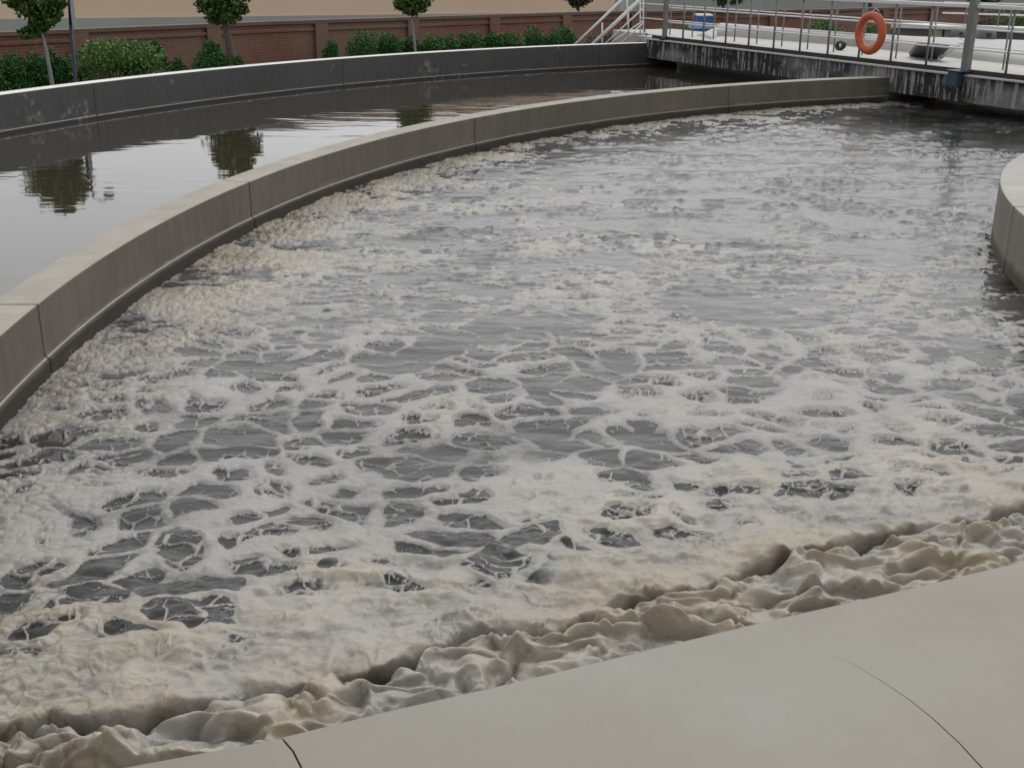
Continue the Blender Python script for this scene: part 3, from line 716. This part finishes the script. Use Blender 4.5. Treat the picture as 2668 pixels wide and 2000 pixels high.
# ------------------------------------------------------------ brick wall, buildings
ZB=EYE-1.7
segs=[((-900,133),(0,84)),((0,84),(700,56)),((700,56),(1560,30)),((1560,30),(2100,25)),((2100,25),(2700,10))]
bwp=[pz(*p[0],ZB) for p in segs]+[pz(*segs[-1][1],ZB)]
bw=empty('brick_wall',(bwp[2].x,bwp[2].y,0),'long red brown brick boundary wall with pillars behind the hedge','wall')
def wall_seg(a,b_):
    a=Vector((a.x,a.y,0)); b_=Vector((b_.x,b_.y,0)); dd=b_-a; L=dd.length; an=math.atan2(dd.y,dd.x)
    def part(nm,m,x0,x1,y0,y1,z0,z1):
        mb=MB().box(((x0+x1)/2,(y0+y1)/2,(z0+z1)/2),(x1-x0,y1-y0,z1-z0)); o=mesh(nm,mb.v,mb.f,m,bw,world=False)
        o.location=a-bw.location; o.rotation_euler=(0,0,an); return o
    part('wall_face',M_brick,0,L,0,.24,0,ZB-.10)
    part('coping',M_cop,-.03,L+.03,-.08,.34,ZB-.095,ZB)
    part('string_course',M_brick,0,L,-.06,-.003,ZB-.30,ZB-.22)
    nP=max(1,round(L/3.4))
    for i in range(nP):
        x_=L*(i+.5)/nP; part('pillar',M_brick,x_-.22,x_+.22,-.12,-.065,0,ZB-.10)
for i in range(len(bwp)-1): wall_seg(bwp[i],bwp[i+1])
def building(name,label,x0,x1,Da,Db,zpl,ztop,m,mp_,wins,depth=8):
    a=Vector((pd(x0,60,Da).x,Da,0)); b_=Vector((pd(x1,60,Db).x,Db,0)); dd=b_-a; L=dd.length; an=math.atan2(dd.y,dd.x)
    r=empty(name,a,label,'building',None,an)
    def part(nm,m_,x0,x1,y0,y1,z0,z1,par=r):
        mb=MB().box(((x0+x1)/2,(y0+y1)/2,(z0+z1)/2),(x1-x0,y1-y0,z1-z0)); return mesh(nm,mb.v,mb.f,m_,par,world=False)
    part('wall',m,0,L,0,depth,zpl,ztop); part('plinth',mp_,-.05,L+.05,-.06,depth,0,zpl-.003)
    part('roof',M_roof,-.3,L+.3,-.3,depth+.3,ztop+.003,ztop+.15)
    for k in range(int(L/3)+1): pass
    for (f,wd,z0,z1) in wins:
        w_=part('window',M_glass,L*f-wd/2,L*f+wd/2,-.03,-.003,z0,z1)
        part('frame',M_white,L*f-wd/2-.05,L*f+wd/2+.05,-.05,-.033,z1,z1+.05,w_)
        part('sill',M_greyb,L*f-wd/2-.08,L*f+wd/2+.08,-.10,-.033,z0-.06,z0,w_)
building('building','peach rendered building with grey plinth behind the brick wall on the left',-1500,1600,34,52,1.50,4.3,M_peach,M_greyb,[(.49,1.0,3.12,3.9),(.58,1.0,3.12,3.9),(.20,1.2,3.1,4)])
building('building','pale grey building with dark windows behind the footbridge railings',1650,2250,62,62,2.1,5,M_cream2,M_greyb,[(.22,.9,2.0,3.6),(.45,.9,2.6,3.6),(.75,.9,2.9,3.8)])
building('building','low pinkish building at the far right behind the thick pole',2270,3100,62,62,2.1,4.6,simple('pink_render',(.36,.27,.23),.85,0,.08,.6),M_greyb,[(.3,.8,2.7,3.6),(.55,.8,2.7,3.6)])

# ------------------------------------------------------------ foliage
rng=np.random.default_rng(8)
def leaf_cloud(name,clumps,n,size,m,parent,ra=.35,rb=.8):
    """clumps: (x,y,z,rx,ry,rz); many small two-triangle leaves over and inside each clump"""
    vol=np.array([c[3]*c[4]*c[5] for c in clumps])**.67; cnt=np.maximum(20,(n*vol/vol.sum())).astype(int); P=[]
    for c,k in zip(clumps,cnt):
        dd=rng.normal(size=(k,3)); dd/=np.linalg.norm(dd,axis=1)[:,None]
        rad=(ra+rb*rng.random(k)**.8)*(1+.22*np.sin(dd[:,0]*7+c[0])*np.cos(dd[:,2]*6+c[1]))
        P.append(np.array(c[:3])+dd*rad[:,None]*np.array(c[3:6]))
    P=np.concatenate(P); k=len(P)
    a=rng.normal(size=(k,3)); a/=np.linalg.norm(a,axis=1)[:,None]; b=rng.normal(size=(k,3)); b-= (a*b).sum(1)[:,None]*a; b/=np.linalg.norm(b,axis=1)[:,None]
    sz=size*(.6+.8*rng.random(k))[:,None]
    vs=np.stack([P-a*sz,P+b*sz*.5,P+a*sz,P-b*sz*.5],1).reshape(-1,3)
    if parent is not None: vs=vs-np.array(parent.location)
    fs=np.arange(4*k).reshape(-1,4)
    me=bpy.data.meshes.new(name); me.from_pydata(vs.tolist(),[],fs.tolist()); me.materials.append(m)
    o=bpy.data.objects.new(name,me); C.objects.link(o)
    if parent is not None: o.parent=parent
    return o
SH=3.0
def shrub(x,ytop,D,wpx,label,m=M_hedge,dens=1500,group='clipped shrubs along the brick wall',name='shrub',cat='shrub',leaf=.05):
    p=pd(x,ytop,D); w_=wpx/FPX*D*1.05; h=p.z
    r=empty(name,(p.x,D,0),label,cat,group)
    cl=[(p.x,D,h*.46,w_*.5,w_*.45,h*.5),(p.x,D,h*.66,w_*.44,w_*.4,h*.33)]
    for i in range(7):
        a=random.uniform(0,6.28); cl.append((p.x+math.cos(a)*w_*.28,D+math.sin(a)*w_*.25,h*random.uniform(.5,.86),w_*.26,w_*.25,h*.17))
    leaf_cloud('foliage',cl,int(dens*SH),leaf*.60,m,r,.62,.42)
    core=MB(); core.tube([(p.x,D,0),(p.x,D,h*.25),(p.x+.02,D,h*.75)],[w_*.2,w_*.33,w_*.05],8); core.build('stem',M_bark,r,True)
# distances: hedge between outer wall and brick wall
def DH(x): 
    t_=np.interp(x,[-300,0,500,900,1500],[22,24.5,28.5,33,38]); return float(t_)
L=[(-70,150,130,'broad dark shrub'),(25,142,95,'dark shrub with brown flecks'),(85,140,80,'dark bushy shrub'),(140,132,60,'tall dark shrub')]
shl=['dark green shrub at the far left edge behind the white topped wall','dark green shrub just left of the leaning pale trunk','dark green shrub around the leaning pale trunk','dark green shrub between the leaning trunk and the navy lamp post']
for (x,y,w_,_),lab in zip(L,shl): shrub(x,y,DH(x)+.5,w_,lab,dens=2600)
shrub(188,140,DH(188)+1,70,'dark shrub right behind the navy lamp post',dens=2000)
shrub(290,104,DH(290),215,'large loose shrub with pale yellow green leaves beside the lamp post',M_leafL,5200,leaf=.06)
shrub(408,108,DH(408),52,'narrow upright bright green shrub right of the large loose shrub',dens=2000)
shrub(462,148,DH(462),50,'small dim shrub between the upright shrub and the boxy shrub',dens=1500)
shrub(545,114,DH(545),95,'boxy dense shrub left of the thick tree trunk',dens=3400)
shrub(618,140,DH(618),35,'little shrub directly right of the thick tree trunk',dens=900)
shrub(858,108,DH(858),46,'round ball shrub standing alone in front of a brick pillar',dens=1800)
names=['first and tallest shrub at the left end of the long hedge row','hedge shrub left of the slim whitewashed trunk','hedge shrub behind the slim whitewashed trunk','low hedge shrub just right of the slim trunk','low even hedge shrub, second right of the slim trunk','rounded hedge shrub in the middle of the long row','hedge shrub with a small peak right of the row centre','wide low hedge shrub right of the row centre','pointed hedge shrub below the last brick pillar','hedge shrub at the right end of the long row']
for (x,y,w_),lab in zip([(940,82,85),(1008,84,75),(1062,92,60),(1115,92,70),(1172,90,60),(1232,82,80),(1285,82,50),(1335,85,70),(1392,70,55),(1440,78,70)],names):
    shrub(x,y,DH(x),w_,lab,dens=2000)
shrub(1478,72,DH(1478),58,'round ball shrub left of the white stair rail',dens=1900)
shrub(1560,85,36,70,'dim olive shrub seen through the stair rails',M_leafY,1500)
shrub(1765,68,37,110,'dark shrub behind the left end of the footbridge railing',M_leafD,1800)
shrub(2150,56,37,110,'low green shrub behind the pale vaulted cover',M_hedge,2200)
shrub(2270,66,36,60,'dark speckled shrub seen through the orange lifebuoy',M_leafD,1500)
shrub(2350,64,36,80,'dark green hedge shrub right of the lifebuoy',M_leafD,2000)
shrub(2400,64,36,80,'dark green hedge shrub left of the cream cabinets',M_leafD,2000)
shrub(2640,20,38,130,'dark shrub at the right edge above the footbridge rail',M_leafD,2400)
shrub(2565,30,38,80,'dry brown shrub between the thick pole and the right edge',leaf_mat('dry_leaves',(.10,.06,.04),(.17,.12,.09)),1300)

def tree(label,x,ybase,D,ptrunk,rt,mtr,crown,n,leaf=.09,m=M_leafD):
    base=pd(x,ybase,D); r=empty('tree',(base.x,D,0),label,'tree','small trees behind the tank')
    pts=[Vector((base.x,D,0))]+[pd(px_,py_,D) for px_,py_ in ptrunk]
    top=pts[-1]; cz=max(c[2] for c in crown)
    pts.append(Vector((crown[0][0],D,cz)))
    q=MB(); q.tube(pts,[rt*(1.15-.75*i/(len(pts)-1)) for i in range(len(pts))],10)
    q.build('trunk',mtr,r,True)
    q=MB()
    for i in range(9):
        a=random.uniform(0,6.28); p=top.lerp(pts[-1],random.uniform(0,.7)); L_=random.uniform(.3,.6)
        q.tube([p,p+Vector((math.cos(a)*L_*.5,math.sin(a)*L_*.5,L_*.4)),p+Vector((math.cos(a)*L_,math.sin(a)*L_,L_))],[rt*.4,rt*.25,rt*.08],6)
    q.build('limb',M_bark,r,True)
    leaf_cloud('crown',crown,n,leaf,m,r)
def crown_px(D,lst):
    out=[]
    for x,y,rx,ry in lst:
        p=pd(x,y,D); k=D/FPX; out.append((p.x,p.y,p.z,rx*k,rx*k,ry*k))
    return out
D1=25.5
tree('leafy tree on a thin leaning pale trunk, leftmost of the trees',136,225,D1,[(136,225),(128,175),(119,125),(110,90)],.05,M_barkL,
     crown_px(D1,[(88,-40,75,48),(95,12,52,32),(112,48,34,24),(80,84,26,13),(98,70,24,14),(148,38,14,12),(48,2,28,18),(70,-92,40,26),(118,-84,34,30),(92,-122,22,16),(150,-60,22,14),(156,8,16,14),(66,92,16,8)]),7500,.055)
D2=30
tree('tree with a dense ball crown on a thick brown trunk',606,175,D2,[(605,172),(598,120),(586,66)],.13,M_bark,
     crown_px(D2,[(580,-30,62,46),(575,14,46,30),(592,42,30,18),(630,24,16,14),(532,8,20,18),(576,-84,44,30),(598,-112,24,18),(540,-62,26,14),(626,-48,24,14),(560,45,22,16)]),9000,.055)
D3=34
tree('small ragged dark tree on a slim whitewashed trunk before the hedge',1082,138,D3,[(1082,138),(1078,95),(1073,50)],.045,M_barkL,
     crown_px(D3,[(1072,-20,42,36),(1075,15,34,20),(1045,8,20,18),(1100,2,22,18),(1060,-70,30,30),(1070,32,14,9)]),5200,.055)
D4=47
tree('thin olive tree stub behind the brick wall near the stairs',1508,40,D4,[(1508,38),(1507,20)],.07,M_bark,
     crown_px(D4,[(1505,-12,32,20),(1500,6,14,14),(1516,4,12,12)]),2200,.06,M_leafY)
D5=47
tree('dark bare looking tree behind the railings near the blue box',1885,40,D5,[(1884,30),(1884,10)],.09,M_bark,
     crown_px(D5,[(1895,-14,36,22),(1915,3,18,8),(1880,6,12,10)]),1600,.06)
tree('dark tree just right of the thick light pole',2560,40,46,[(2560,30),(2560,12)],.09,M_bark,
     crown_px(46,[(2560,-12,38,20),(2585,-2,22,12),(2548,4,14,8)]),2000,.06)

# lamp post in the garden
D=24.5
pb=pd(192,200,D); lp=empty('lamp_post',(pb.x,D,0),'slender navy lamp post with pale upper section behind the left wall','lamp post')
pm=pd(184,66,D); ptp=pd(176,-60,D)
MB().tube([(pb.x,D,0),(pb.x,D,.3),pm],[.06,.045,.035],10).build('pole',M_navy,lp,True)
MB().tube([pm,ptp],[.03,.028],10).build('upper_pole',M_navy,lp,True)
c1=pd(186,32,D); MB().box(c1+Vector((.03,-.0,0)),(.085,.03,.62),(1,0,0)).build('side_panel',M_lampw,lp,False,.01)
MB().tube([ptp,ptp+Vector((.15,0,.12)),ptp+Vector((.32,0,.08))],.018,8).build('arm',M_navy,lp,True)
q=MB(); cc=ptp+Vector((.34,0,-.02))
q.tube([cc+Vector((0,0,.12*math.cos(math.pi*i/10))) for i in range(11)],[max(.004,.12*math.sin(math.pi*i/10)) for i in range(11)],14); q.build('lamp_globe',M_lamps,lp,True)
